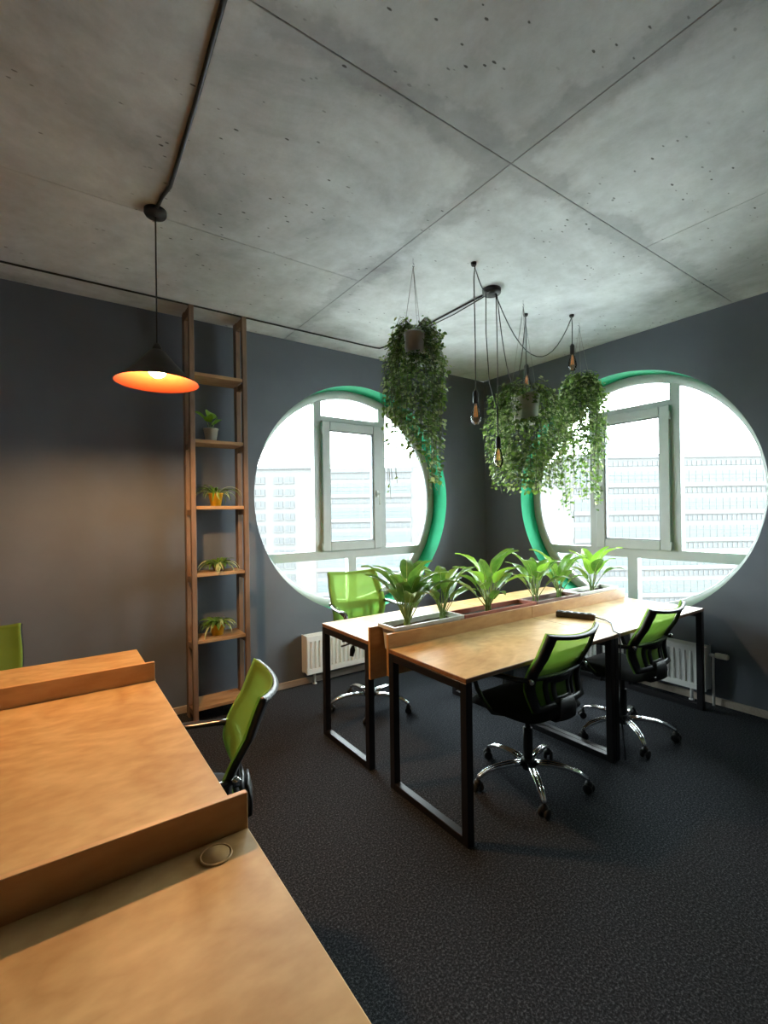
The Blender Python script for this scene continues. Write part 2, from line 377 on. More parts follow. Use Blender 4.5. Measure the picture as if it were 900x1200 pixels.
def holed_wall(name, c, L, right, label, start=0.0):
    """wall with a round opening; local x along the wall 0..L, local y outward, z up"""
    cx, cz = c; n = 96; mb = MB()
    angs = sorted([2*PI*k/n for k in range(n)] + [math.atan2(zz-cz, xx-cx) % (2*PI) for xx in (0, L) for zz in (0, H)])
    inn, out = [], []
    for a in angs:
        ca, sa = math.cos(a), math.sin(a)
        t = min([((L-cx)/ca if ca > 0 else -cx/ca) if abs(ca) > 1e-9 else 1e9, ((H-cz)/sa if sa > 0 else -cz/sa) if abs(sa) > 1e-9 else 1e9])
        # slightly rough plaster edge
        rr = WIN_R + 0.006*noise.noise(Vector((ca*3, sa*3, 4.2+L)))
        inn.append((cx+rr*ca, cz+rr*sa)); out.append((cx+t*ca, cz+t*sa))
    N = len(angs)
    for y in (0.0, 0.35):
        vs = [(p[0], y, p[1]) for p in inn]+[(p[0], y, p[1]) for p in out]
        mb.add(vs, [(i, (i+1) % N, (i+1) % N+N, i+N) for i in range(N)])
    vs = [(p[0], 0, p[1]) for p in out]+[(p[0], 0.35, p[1]) for p in out]
    mb.add(vs, [(i, (i+1) % N, (i+1) % N+N, i+N) for i in range(N)])
    w = mb.build(name, M['wall'], None, (0, -start, 0) if right else (XB, 0, 0), (0, 0, -PI/2) if right else (0, 0, 0))
    w['kind'] = 'structure'; w['label'] = label
    rv = MB(); vs = [(p[0], 0.0, p[1]) for p in inn]+[(p[0], 0.36, p[1]) for p in inn]
    rv.add(vs, [(i, i+N, (i+1) % N+N, (i+1) % N) for i in range(N)], smooth=True)
    r_ = rv.build('window_reveal', M['green_paint'], w); r_['label'] = 'green painted round window reveal'
    return w
holed_wall('wall_left', (-1.68-XB, 1.63), -XB, False, 'dark grey wall with a round window behind the shelving tower')
holed_wall('wall_right', (1.58, 1.63), -YB, True, 'dark grey wall with a round window at the right')
o = MB().box((XB-0.3, YB, 0), (XB, 0, H)).build('wall_side', M['wall']); o['kind'] = 'structure'
o = MB().box((XB-0.3, YB-0.3, 0), (0.35, YB, H)).build('wall_back', M['wall']); o['kind'] = 'structure'
o = MB().box((XB, -0.014, 0), (-0.014, 0, 0.055), bev=0.003).build('baseboard_left', M['baseboard']); o['kind'] = 'structure'
o = MB().box((-0.014, YB, 0), (0, 0, 0.055), bev=0.003).build('baseboard_right', M['baseboard']); o['kind'] = 'structure'

# round windows
def clip(poly, a, b, c):
    """keep a*x+b*z<=c"""
    out = []
    for i in range(len(poly)):
        p, q = poly[i], poly[(i+1) % len(poly)]
        dp, dq = a*p[0]+b*p[1]-c, a*q[0]+b*q[1]-c
        if dp <= 0: out.append(p)
        if (dp < 0 < dq) or (dq < 0 < dp):
            t = dp/(dp-dq); out.append((p[0]+(q[0]-p[0])*t, p[1]+(q[1]-p[1])*t))
    return out
def circ_rect(R, u0, u1, w0, w1, n=72):
    p = [(R*math.cos(2*PI*k/n), R*math.sin(2*PI*k/n)) for k in range(n)]
    for a, b, c in ((1,0,u1), (-1,0,-u0), (0,1,w1), (0,-1,-w0)): p = clip(p, a, b, c)
    return p
def round_window(name, loc, rz, label):
    root = struct(name, label, loc, rz)
    RI = WIN_R-0.065; y0, y1 = 0.215, 0.285
    prof = [(RI, y0), (WIN_R+0.02, y0), (WIN_R+0.02, y1), (RI, y1), (RI-0.012, y1-0.02), (RI-0.012, y0+0.02)]
    MB().lathe(prof, 96, 0, (0,0,0), True, 'y').build('window_frame', M['pvc'], root)
    RB = RI+0.01
    for u0, u1, w0, w1 in ((-.405,-.325,-.495,2), (.335,.415,-.495,2), (-.045,.045,-2,-.58), (-2,2,-.58,-.495), (-.325,.335,.745,.80)):
        MB().prism(circ_rect(RB, u0, u1, w0, w1), y0+0.004, y1-0.004).build('mullion', M['pvc'], root)
    sash = MB()
    a0, a1, b0, b1, t = -.33, .34, -.50, .75, 0.085
    for r_ in ((a0, a0+t, b0, b1), (a1-t, a1, b0, b1), (a0+t, a1-t, b0, b0+t), (a0+t, a1-t, b1-t, b1)):
        sash.box((r_[0], y0-0.022, r_[2]), (r_[1], y1-0.02, r_[3]), bev=0.006)
    so = sash.build('sash', M['pvc'], root)
    gk = MB()
    for r_ in ((a0+t, a0+t+.008, b0+t, b1-t), (a1-t-.008, a1-t, b0+t, b1-t), (a0+t, a1-t, b0+t, b0+t+.008), (a0+t, a1-t, b1-t-.008, b1-t)):
        gk.box((r_[0], y0-0.01, r_[2]), (r_[1], y0+0.03, r_[3]))
    gk.build('gasket', M['gasket'], so)
    hx = a0+0.045 if rz else a1-0.045
    MB().box((hx-.014, y0-.032, .02), (hx+.014, y0-.022, .09), bev=.003).tube([(hx, y0-.03, .055), (hx, y0-.065, .055), (hx, y0-.068, .02), (hx, y0-.066, -.06)], .009).build('handle', M['pot_grey'] if not rz else M['pvc'], so)
    hb = a1+0.004 if rz else a0-0.004
    for zz in (-.46, .66):
        MB().lathe([(.0001,-.035), (.010,-.035), (.010,.035), (.0001,.035)], 10, 0, (hb, y0-.018, zz)).build('hinge', M['pvc'], so)
    for u0, u1, w0, w1 in ((-2,-.405,-.495,2), (.415,2,-.495,2), (-.325,.335,.80,2), (-2,-.045,-2,-.58), (.045,2,-2,-.58)):
        MB().prism(circ_rect(RI, u0, u1, w0, w1), .248, .254).build('pane', M['glass'], root)
        # dark gasket lines round the fixed panes
    MB().prism([(a0+t, b0+t), (a1-t, b0+t), (a1-t, b1-t), (a0+t, b1-t)], .230, .236).build('pane', M['glass'], so)
    return root
round_window('window_1', (-1.68, 0, 1.63), 0, 'round white framed window in the left wall')
round_window('window_2', (0, -1.58, 1.63), -PI/2, 'round white framed window in the right wall')

# ------------------------------------------------------------------ outside: street and the buildings opposite
o = MB().box((-300, -300, -31), (500, 500, -30)).build('street_ground', M['paving']); o['kind'] = 'structure'; o['label'] = 'grey paved ground far below the windows'
DB = 120.0
Fh = Vector((math.cos(YAW), math.sin(YAW), 0))
def bld(name, label, D=DB):
    p = Vector((CAM.x, CAM.y, 0)) + Fh*D
    return thing(name, label, 'building', (p.x, p.y, 0), YAW-PI/2)
K = DB/FPX
def zz(py): return 1.4855 + (601.7-py)*K
def xx(px): return (px-450)*K
def office(root, pxl, pxr, top, period, rows):
    x0, x1 = xx(pxl), xx(pxr); z1 = zz(top)
    MB().box((x0, 0.35, -30), (x1, 14, z1), 0).build('wall', M['facade'], root)
    MB().box((x0-.2, -0.05, z1-0.9), (x1+.2, 14.2, z1+.25)).build('parapet', M['facade_grey'], root)
    pk = period*K; s = period/32.3
    for r in range(rows):
        zt = zz(top + 7*s + period*r)
        # narrow row of dark windows, with white posts between
        mb = MB(); mb.box((x0+.3, .2, zt-6.0*s*K), (x1-.3, .5, zt-.6*s*K)); mb.build('window_row', M['facade_dark'], root)
        pm = MB(); n = int((x1-x0)/1.25)
        for i in range(n+1):
            X = x0+.3+(x1-x0-.6)*i/n; pm.box((X-.12, .08, zt-6.0*s*K), (X+.16, .4, zt-.6*s*K))
        po = pm.build('window_post', M['facade'], root); po['kind'] = 'stuff'
        # tall glass band divided by a grid
        zb1 = zt-12.5*s*K; zb0 = zt-26*s*K
        MB().box((x0+.3, .2, zb0), (x1-.3, .5, zb1)).build('glass_band', M['facade_glass'], root)
        gm = MB(); n = int((x1-x0)/1.7)
        for i in range(n+1):
            X = x0+.3+(x1-x0-.6)*i/n; gm.box((X-.07, .12, zb0), (X+.07, .4, zb1))
        for f_ in (.36, .70): gm.box((x0+.3, .05, zb0+(zb1-zb0)*f_-.08), (x1-.3, .4, zb0+(zb1-zb0)*f_+.08))
        go = gm.build('glazing_bar', M['facade'], root); go['kind'] = 'stuff'
        MB().box((x0, -.12, zb0-1.1*s), (x1, .4, zb0)).build('sill_band', M['facade'], root)
rb = bld('office_building', 'long pale office block with teal glass bands seen through the right round window')
office(rb, 673, 1080, 537, 32.3, 7)
lb = bld('office_building', 'long pale office block with gridded windows seen through the left round window')
office(lb, 370, 482, 549, 28.7, 7)
tw = bld('apartment_tower', 'pale apartment tower with paired grey windows at the left edge of the left round window')
x0, x1 = xx(150), xx(369.9)
MB().box((x0, .3, -30), (x1, 12, zz(546))).build('wall', M['facade'], tw)
MB().box((x0-.2, -.3, zz(548)), (x1+.2, 12.2, zz(546)+.3)).build('roof_edge', M['facade_grey'], tw)
wm = MB().box((0, .12, 0), (2.25, .5, 1.42)).mesh('window', M['tower_window'])
fm = MB().box((1.02, .0, 0), (1.2, .3, 1.42)).box((-.12, -.05, -.2), (2.37, .4, 0)).mesh('window_frame', M['facade'])
for r in range(11):
    for px in (321, 334.5, 300, 289, 262, 248):
        a = bpy.data.objects.new('window', wm); COL.objects.link(a); a.parent = tw; a.location = (xx(px), 0, zz(564+14.3*r))
        b = bpy.data.objects.new('window_frame', fm); COL.objects.link(b); b.parent = a
cb = bld('plain_block', 'blank pale wall of the block between the two office fronts', DB)
MB().box((xx(482.1), .32, -30), (xx(672.9), 10, zz(547))).box((xx(482.1), .25, zz(547)), (xx(672.9), 10.2, zz(546))).build('wall', M['facade'], cb)

# ------------------------------------------------------------------ desks
def desk(name, label, x0, x1, ya, yb, panel_y, group, legs_x, rail_side, panel_z=(0.60, 0.828)):
    """straight desk, top at 0.75; ya free edge, yb edge at the dividing panel"""
    root = thing(name, label, 'desk', ((x0+x1)/2, (ya+yb)/2, 0), 0, group)
    cx, cy = (x0+x1)/2, (ya+yb)/2; lo, hi = min(ya, yb)-cy, max(ya, yb)-cy
    MB().box((x0-cx, lo, .728), (x1-cx, hi, .75), 0, .0025, side_mi=1).build('tabletop', [M['birch'], M['edge']], root)
    t = .04
    for lx in legs_x:
        X = lx-cx
        for Y in (lo+.001, hi-t-.001):
            MB().box((X, Y, 0), (X+t, Y+t, .727), bev=.002).build('leg', M['black_steel'], root)
        MB().box((X, lo+t, .0), (X+t, hi-t, .038), bev=.002).build('foot_rail', M['black_steel'], root)
        MB().box((X, lo+t, .688), (X+t, hi-t, .727), bev=.002).build('top_rail', M['black_steel'], root)
    ys = (yb-cy)
    pm = MB()
    d = 1 if yb > ya else -1
    pm.box((x0-cx, min(ys, ys+d*.018)+d*.0005, panel_z[0]), (x1-cx, max(ys, ys+d*.018)+d*.0005, panel_z[1]), 0, .0015)
    pm.build('divider_panel', M['birch_side'], root)
    return root
XN, XM, XF = -2.631, -1.406, -0.18
YA, YBF, YBB, YC = -2.303, -1.716, -1.515, -0.9445
gd = 'black framed plywood desks with planter gap'
desk('desk', 'plywood desk with black steel frame nearest the camera in the window group', XN, XM-.0006, YA, YBF, 0, gd, (XN, XM-.0406), 0)
desk('desk', 'far desk of the front row, with a dark power strip lying on it', XM+.0006, XF, YA, YBF, 0, gd, (XM+.0006, XF-.04), 0)
desk('desk', 'plywood desk beside the left window with its divider end exposed', XN, XM-.0006, YC, YBB, 0, gd, (XN, XM-.0406), 0, (.53, .832))
desk('desk', 'plywood desk in the corner between both round windows, behind the plants', XM+.0006, XF, YC, YBB, 0, gd, (XM+.0006, XF-.04), 0, (.53, .832))

# the orange lit desks at the left
def bench(name, label, x0, x1, y0, y1, panel, group):
    cx, cy = (x0+x1)/2, (y0+y1)/2
    root = thing(name, label, 'desk', (cx, cy, 0), 0, group)
    MB().box((x0-cx, y0-cy, .728), (x1-cx, y1-cy, .75), 0, .0025).build('tabletop', [M['birch']], root)
    t = .04
    for X in (x0-cx+.03, x1-cx-.03-t):
        for Y in (y0-cy+.03, y1-cy-.03-t):
            MB().box((X, Y, 0), (X+t, Y+t, .727), bev=.002).build('leg', M['black_steel'], root)
    for Y in (y0-cy+.03, y1-cy-.03-t):
        MB().box((x0-cx+.07, Y, 0), (x1-cx-.07, Y+t, .038), bev=.002).build('foot_rail', M['black_steel'], root)
    if panel:
        MB().box((x0-cx, y1-cy+.0005, .60), (x1-cx, y1-cy+.0175, .832), 0, .0015).build('divider_panel', M['birch_side'], root)
    return root
XD, XL = -3.744, -4.95
gb = 'lamp lit plywood desks at the left'
nd1 = bench('desk', 'plywood desk at the bottom left with a round grommet cap in it', XL, XD, -3.93, -2.700, True, gb)
MB().lathe([(.0001, .0030), (.0285, .0030), (.0290, .0022), (.0300, .0022), (.0305, .0036), (.0335, .0030), (.0345, 0), (.0001, -.0003)], 32, 0, (-3.832+4.347, -2.750+3.315, .7502)).build('grommet_cap', M['birch'], nd1)['label'] = 'round wooden grommet cap'
bench('desk', 'wide orange lit plywood desk under the pendant lamp between two low dividers', XL, XD, -2.681, -1.466, True, gb)
bench('desk', 'narrow strip of plywood desk beyond the far divider near the left wall', XL, XD+.006, -1.446, -0.857, False, gb)

# ------------------------------------------------------------------ shelving tower
sh = thing('shelving_tower', 'tall narrow brown wooden shelving tower against the left wall', 'shelf', (-3.10, -.15, 0))
sx0, sx1, sy0, sy1 = -.208, .208, -.128, .128     # outer size about the base point
pw, pd = .034, .062
for X in (sx0, sx1-pw):
    MB().box((X, sy0, 0), (X+pw, sy0+pw, 2.995), bev=.002).build('post', M['shelf'], sh)
    MB().box((X, sy1-pd-.04, 0), (X+pw, sy1-.04, 2.995), bev=.002).build('post', M['shelf'], sh)
levels = [2.52, 2.038, 1.558, 1.072, .592, .115]
for L in levels:
    MB().box((sx0+pw+.001, sy0+.004, L-.024), (sx1-pw-.001, sy1-.03, L), bev=.0015).build('shelf_board', M['shelf_board'], sh)
    for X in (sx0, sx1-pw):
        MB().box((X+.004, sy0+pw, L-.066), (X+pw-.004, sy1-pd-.04, L-.026)).build('shelf_rail', M['shelf'], sh)
for X in (sx0, sx1-pw):
    MB().box((X+.004, sy0+pw, 2.93), (X+pw-.004, sy1-pd-.04, 2.99)).build('shelf_rail', M['shelf'], sh)

# ------------------------------------------------------------------ radiators
def radiator(label, loc, rz, L, Hh, valve):
    r = thing('radiator', label, 'radiator', loc, rz, 'white panel radiators under the round windows')
    z0, z1 = .11, .11+Hh; y0 = -.115
    fr = MB(); n = int(L/.04); st = L/n
    prof = []
    for i in range(n):
        a = i*st; prof += [(a+.004, y0), (a+st*.55, y0), (a+st*.62, y0+.014), (a+st*.93, y0+.014)]
    prof.append((L-.002, y0))
    vs = [(p[0], p[1], z) for z in (z0+.045, z1-.045) for p in prof]; N = len(prof)
    fr.add(vs, [(i, i+1, N+i+1, N+i) for i in range(N-1)])
    fr.box((0, y0, z0), (L, y0+.02, z0+.045)).box((0, y0, z1-.045), (L, y0+.02, z1))
    fr.box((0, y0+.016, z0+.04), (L, y0+.02, z1-.04))
    fr.build('front_panel', M['radiator'], r)
    MB().box((0, -.03, z0), (L, -.012, z1)).build('rear_panel', M['radiator'], r)
    for X in (-.002, L-.006): MB().box((X, y0+.004, z0+.01), (X+.008, -.012, z1+.004)).build('side_cover', M['radiator'], r)
    gr = MB()
    for k in range(5): gr.box((.006, y0+.008+k*.02, z1-.004), (L-.006, y0+.014+k*.02, z1+.002))
    gr.build('top_grille', M['radiator'], r)
    for X in (.1, L-.12):
        MB().tube([(X, -.05, z0+.02), (X, -.05, .004)], .012).lathe([(.0001,0), (.02,0), (.02,.008), (.0001,.008)], 12, 0, (X, -.05, 0)).build('pipe', M['radiator'], r)
    if valve:
        MB().tube([(L+.005, -.05, z1-.06), (L+.035, -.05, z1-.06)], .014).tube([(L+.03, -.05, z1-.06), (L+.03, -.05, .003)], .009).build('supply_pipe', M['radiator'], r)
        MB().lathe([(.0001, 0), (.018, 0), (.022, .015), (.021, .075), (.016, .085), (.0001, .085)], 16, 0, (L+.045, -.05, z1-.055), False, 'x').build('valve', M['valve'], r)
    return r
radiator('white panel radiator under the left round window behind the desk leg', (-2.345, 0, 0), 0, 1.15, .325, False)
radiator('white panel radiator under the right round window with a cream valve', (0, -1.10, 0), -PI/2, 1.18, .33, True)

# ------------------------------------------------------------------ task chairs
def back_pt(u, v, off=0.0):
    """u -1..1 across, v 0..1 up; front is +y"""
    hw = .205 + .022*math.sin(PI*min(1, v*1.1)) + .008*v**2
    z = .49 + .41*v - .018*(1-u*u)*v**3
    y = -.215 + .035*math.sin(PI*min(v, .7)/.7)*(1-.4*v) - .17*max(0, v-.25)**1.35 + .055*u*u*(0.5+.5*v)
    return Vector((u*hw, y-off, z))
def make_chair(label, lift=0.0, frame='black_plastic'):
    t = thing('task_chair', label, 'chair', (0,0,0), 0, 'green mesh back task chairs')
    Lz = lambda p: (p[0], p[1], p[2]+lift)
    # five-star base
    MB().lathe([(.0001,.075), (.032,.075), (.036,.09), (.036,.125), (.03,.135), (.0001,.135)], 20).build('base_hub', M['black_plastic'], t)
    for k in range(5):
        a = 2*PI*k/5 + BASE_ROT
        d = Vector((math.cos(a), math.sin(a), 0))
        side = Vector((-d.y, d.x, 0))
        mb = MB()
        for s_ in (-1, 1):     # pressed leg with a groove: two rounded ribs
            mb.tube([d*.03+side*.010*s_+Vector((0,0,.112)), d*.11+side*.011*s_+Vector((0,0,.118)), d*.19+side*.0095*s_+Vector((0,0,.114)), d*.25+side*.008*s_+Vector((0,0,.100)), d*.293+side*.006*s_+Vector((0,0,.078)), d*.305+side*.005*s_+Vector((0,0,.066))],
                    [.014,.0125,.0115,.0105,.0100,.009], 8, ry=[.013,.012,.011,.011,.0105,.009])
        mb.build('base_leg', M['chrome'], t)
        c = d*.305
        hood = MB().sphere((c.x, c.y, .045), .021, 12, 8, 0, 1.0).tube([(c.x, c.y, .05), (c.x, c.y, .072)], .008)
        co = hood.build('caster', M['black_plastic'], t)
        ta = a + 1.1 + k*.7
        ax = Vector((math.cos(ta), math.sin(ta), 0))
        for s_ in (-1, 1):
            cc = c + ax*.0165*s_
            wm_ = MB(); p0 = cc - ax*.009; p1 = cc + ax*.009
            z = .0255
            wm_.tube([(p0.x,p0.y,z), (p0.x*.85+p1.x*.15, p0.y*.85+p1.y*.15, z), (p0.x*.15+p1.x*.85, p0.y*.15+p1.y*.85, z), (p1.x,p1.y,z)], [.020,.025,.025,.020], 16)
            wm_.build('wheel', M['rubber'], co)
    MB().tube([(0,0,.12), (0,0,.30+lift*.5)], .026, 14).tube([(0,0,.28+lift*.5), (0,0,.42+lift)], .015, 12).build('gas_lift', M['black_plastic'], t)
    MB().box((-.09,-.12,.395+lift), (.09,.10,.43+lift), bev=.008).build('seat_mechanism', M['black_plastic'], t)
    MB().tube([Lz((.08,.03,.41)), Lz((.16,.04,.405)), Lz((.225,.045,.40))], .006, 8).tube([Lz((.215,.045,.40)), Lz((.262,.048,.395))], .009, 8, ry=.006).build('lever', M['black_plastic'], t)
    # seat cushion: rounded, waterfall front
    def seat_fn(top):
        def f(u, v):
            a, b = u*2-1, v*2-1
            # square to squircle
            k = 1/ max(1e-6, (abs(a)**5+abs(b)**5)**.2) * max(abs(a), abs(b)) if (a or b) else 1
            x, y = a*k*.245, b*k*.235+.02
            e = max(abs(a), abs(b)); edge = max(0, (e-.72)/.28)
            drop = .034*edge**2.2 + .03*max(0, b-.3)**2
            return Vector((x, y, (.478-drop if top else .428+.012*edge)+lift - (.03*max(0,b-.3)**2 if not top else 0)))
        return f
    sm = MB(); N = 18
    sm.grid(seat_fn(True), N, N); sm.grid(seat_fn(False), N, N)
    ft, fb = seat_fn(True), seat_fn(False)
    ring = [(i/N, 0) for i in range(N)]+[(1, i/N) for i in range(N)]+[(1-i/N, 1) for i in range(N)]+[(0, 1-i/N) for i in range(N)]
    vs = [ft(*p) for p in ring]+[fb(*p) for p in ring]; n = len(ring)
    sm.add(vs, [(i, (i+1) % n, (i+1) % n+n, i+n) for i in range(n)], 0, True)
    sm.build('seat', M['black_fabric'], t)
    # back
    B = lambda u, v, off=0: Vector(Lz(back_pt(u*2-1, v, off)))
    bw, tv = .10, .075
    fo = MB().grid(lambda u, v: B(u, v, .006), 30, 30, 0, skip=lambda u, v: bw < u < 1-bw and ((tv < v < .40) or (.43 < v < 1-tv*.55))).build('back_frame', M[frame], t)
    solidify(fo, .020, -1)
    mo = MB().grid(lambda u, v: B(u*1.016-.008, v*1.008, -.002), 24, 24).build('back_mesh', M['mesh'], t)
    solidify(mo, .003, -1)
    # lumbar pad: plastic ring behind the lower mesh
    def lum(u, v): return B(.22+.56*u, .06+.33*v, .020+.012*math.sin(PI*u))
    lo_ = MB().grid(lum, 20, 16, 0, skip=lambda u, v: (.28 < u < .72 and .22 < v < .72) or (.10 < u < .18 and .15 < v < .8) or (.82 < u < .90 and .15 < v < .8)).build('lumbar_support', M[frame], t)
    solidify(lo_, .010, -1)
    # bracket seat -> back
    MB().tube([Lz((0,-.05,.415)), Lz((0,-.20,.412)), Lz((0,-.250,.44)), Lz((0,-.250,.49)), Lz((0,-.240,.54))], [.045,.05,.07,.075,.06], 10, ry=[.010,.010,.010,.008,.006], upv=None).build('back_bracket', M['black_plastic'], t)
    for s_ in (-1, 1):
        pth = [(.218*s_,-.205,.655), (.245*s_,-.13,.650), (.258*s_,-.03,.648), (.262*s_,.07,.645), (.262*s_,.125,.630), (.262*s_,.145,.590), (.260*s_,.125,.535), (.252*s_,.08,.470), (.238*s_,.04,.432), (.19*s_,.02,.424), (.10*s_,.01,.420)]
        am = MB().tube([Lz(p) for p in pth], [.010,.020,.030,.030,.020,.012,.012,.013,.016,.020,.020], 10, ry=[.012,.012,.010,.010,.012,.013,.013,.013,.011,.007,.006]).build('armrest', M['black_gloss'], t)
        MB().lathe([(.0001,0), (.014,0), (.014,.010), (.009,.016), (.0001,.016)], 14, 0, Lz((.226 if s_ > 0 else -.242, -.205, .655)), False, 'x').build('bolt', M['chrome'], am)['label'] = 'chrome armrest bolt'
    return t
BASE_ROT = math.radians(-57)
c1 = make_chair('green backed task chair tucked under the nearest window desk, chrome base in front')
c1.location = (-1.99, -2.125, 0); c1.rotation_euler.z = math.radians(1)
c2 = copy_tree(c1); c2['label'] = 'green backed task chair near the right radiator, at the far front desk'
c2.location = (-1.03, -2.14, 0); c2.rotation_euler.z = math.radians(0)
BASE_ROT = math.radians(57)
c3 = make_chair('bright green mesh task chair raised high before the left round window', .125, 'backlit_plastic')
c3.location = (-2.135, -.775, 0); c3.rotation_euler.z = math.radians(180-5)
BASE_ROT = math.radians(20)
c4 = make_chair('green task chair seen edge on at the end of the lamp lit desk', .0)
c4.location = (-3.775, -2.04, 0); c4.rotation_euler.z = math.radians(72)
c5 = copy_tree(c4); c5['label'] = 'task chair at the left edge, only a green back corner beyond the desk strip'
c5.location = (-4.50, -.73, 0); c5.rotation_euler.z = math.radians(176)

# ------------------------------------------------------------------ planters and broad leaved plants in the desk gap
def planter(label, x0, x1, zt, m, group='planter boxes in the desk gap'):
    cx = (x0+x1)/2; L = (x1-x0)/2; yc = (YBF+YBB)/2; hw = .083
    r = thing('planter_box', label, 'planter', (cx, yc, .0), 0, group)
    mb = MB(); d = .155; tp = .018
    def ring(l, w, z): return [(-l,-w,z), (l,-w,z), (l,w,z), (-l,w,z)]
    rings = [ring(L-tp-.02, hw-.032, zt-d), ring(L-.022, hw-.014, zt-.022), ring(L-.001, hw-.002, zt-.02), ring(L-.001, hw-.002, zt), ring(L-.014, hw-.014, zt), ring(L-.024, hw-.022, zt-.05), ring(L-.03, hw-.03, zt-d+.01)]
    vs = [p for q in rings for p in q]; fs = [(3,2,1,0)]
    for i in range(len(rings)-1):
        for k in range(4): fs.append((i*4+k, i*4+(k+1) % 4, i*4+4+(k+1) % 4, i*4+4+k))
    n = (len(rings)-1)*4; fs.append((n, n+1, n+2, n+3))
    mb.add(vs, fs).build('box', m, r)
    rnd = random.Random(int(cx*100))
    MB().grid(lambda u, v: Vector(((u*2-1)*(L-.022), (v*2-1)*(hw-.02), zt-.028+.008*noise.noise(Vector((u*L*40, v*5, cx))))), int(L*60), 6).build('soil', M['soil'], r)
    return r
planter('whitish plastic planter box at the near end of the desk gap', -2.575, -2.035, .850, M['pot_white'])
planter('terracotta red planter box second from the near end', -2.028, -1.33, .846, M['pot_terracotta'])
planter('dark brown planter box under the fourth and fifth plants', -1.322, -.80, .846, M['pot_brown'])
planter('pale planter box at the far end of the desk gap', -.793, -.25, .850, M['pot_white'])

def leaf_mesh(seed, L, Wd, droop, pet):
    """arching petiole, then a lance blade with folded midrib; grows from the origin towards +x and up"""
    rnd = random.Random(seed); mb = MB()
    pts = []; n = 10; ang = math.radians(84); x = z = 0.0
    tot = pet + L
    for i in range(n+1):
        pts.append(Vector((x, 0, z)))
        s_ = tot/n; f = (i+.5)/n
        a = ang - droop*max(0, f-.15)**1.5
        x += math.cos(a)*s_; z += math.sin(a)*s_
    k0 = max(1, round(n*pet/tot))
    mb.tube(pts[:k0+1], [.0045-.0018*i/k0 for i in range(k0+1)], 5, 1)
    vs = []; fs = []; m = n-k0
    for i in range(m+1):
        f = i/m; w = Wd*(math.sin(PI*min(1, (f*.94+.06))**.8)**.85) if f < 1 else .0008
        w = max(w, .0008)
        p = pts[k0+i]; tdir = (pts[min(n, k0+i+1)]-pts[k0+i-1]).normalized(); nrm = Vector((-tdir.z, 0, tdir.x))
        wav = .006*math.sin(f*9+seed)
        vs += [p+Vector((0,-w,0))+nrm*(w*.35+wav), p+Vector((0,-w*.5,0))+nrm*(w*.22), p, p+Vector((0,w*.5,0))+nrm*(w*.22), p+Vector((0,w,0))+nrm*(w*.35-wav)]
    for i in range(m):
        for k in range(4): fs.append((i*5+k, i*5+k+1, i*5+k+6, i*5+k+5))
    mb.add(vs, fs, 0, True)
    mb.tube([p+Vector((0,0,.0008)) for p in pts[k0:]], [.0022-.0018*i/m for i in range(m+1)], 4, 2)
    return mb
LEAVES = []
for i in range(7):
    rr = random.Random(50+i)
    L = rr.uniform(.19, .25); pet = rr.uniform(.10, .17)
    LEAVES.append((leaf_mesh(i, L, rr.uniform(.036, .050), math.radians(rr.uniform(55, 115)), pet)))
LM = [l.mesh('leaf', [M['leaf'], M['stalk'], M['leaf_rib']]) for l in LEAVES]
LMB = [l.mesh('leaf', [M['leaf_bright'], M['stalk'], M['leaf_rib']]) for l in LEAVES]
def broad_plant(label, x, y, z, scale, n, seed, spread=1.0, bright=(), stems=3):
    r = thing('broad_leaved_plant', label, 'plant', (x, y, z), 0, 'broad leaved plants in the planter boxes')
    rnd = random.Random(seed)
    st = MB()
    for k in range(stems):
        a = 2*PI*k/stems+seed; b = .012 if stems > 1 else 0
        st.tube([(b*math.cos(a)*1.4, b*math.sin(a)*1.4, -.01), (b*math.cos(a), b*math.sin(a), .05*scale), (b*1.6*math.cos(a), b*1.6*math.sin(a), .12*scale)], [.008*scale, .0075*scale, .004*scale], 7)
    st.build('stem', M['stalk'], r)
    for k in range(n):
        i = rnd.randrange(7)
        o = bpy.data.objects.new('leaf', (LMB if k in bright else LM)[i]); COL.objects.link(o); o.parent = r
        a = 2.399*k + rnd.uniform(-.35, .35)
        f = (k+.5)/n
        s_ = scale*rnd.uniform(.85, 1.1)*(1-.12*f)
        o.scale = (s_, s_*rnd.uniform(.9, 1.2), s_)
        o.location = (.014*math.cos(a), .014*math.sin(a), .03+.07*scale*(1-f))
        tilt = (.02+.48*f*spread)
        o.rotation_euler = (0, tilt, a)
        o.rotation_mode = 'XYZ'
    return r
ZS = .812
broad_plant('dense broad leaved plant nearest the camera in the white planter', -2.425, -1.62, ZS, 1.06, 22, 3, .9)
broad_plant('slender arching plant second from the near end, in the white planter', -2.145, -1.615, ZS, .98, 14, 8, .8)
broad_plant('largest spreading broad leaved plant, alone in the terracotta planter', -1.735, -1.615, ZS, 1.08, 16, 12, 1.25, (1, 4, 7, 10), 4)
broad_plant('upright broad leaved plant at the near end of the dark brown planter', -1.255, -1.63, ZS, .95, 12, 21, 1.0, (2,), 2)
broad_plant('smaller leafy plant at the far end of the dark brown planter', -.93, -1.60, ZS, .95, 12, 33, .9, (), 3)
broad_plant('pale lime leaved plant in the far planter before the right window', -.50, -1.615, ZS, .98, 11, 47, .8, (0,1,2,3,4,5), 4)

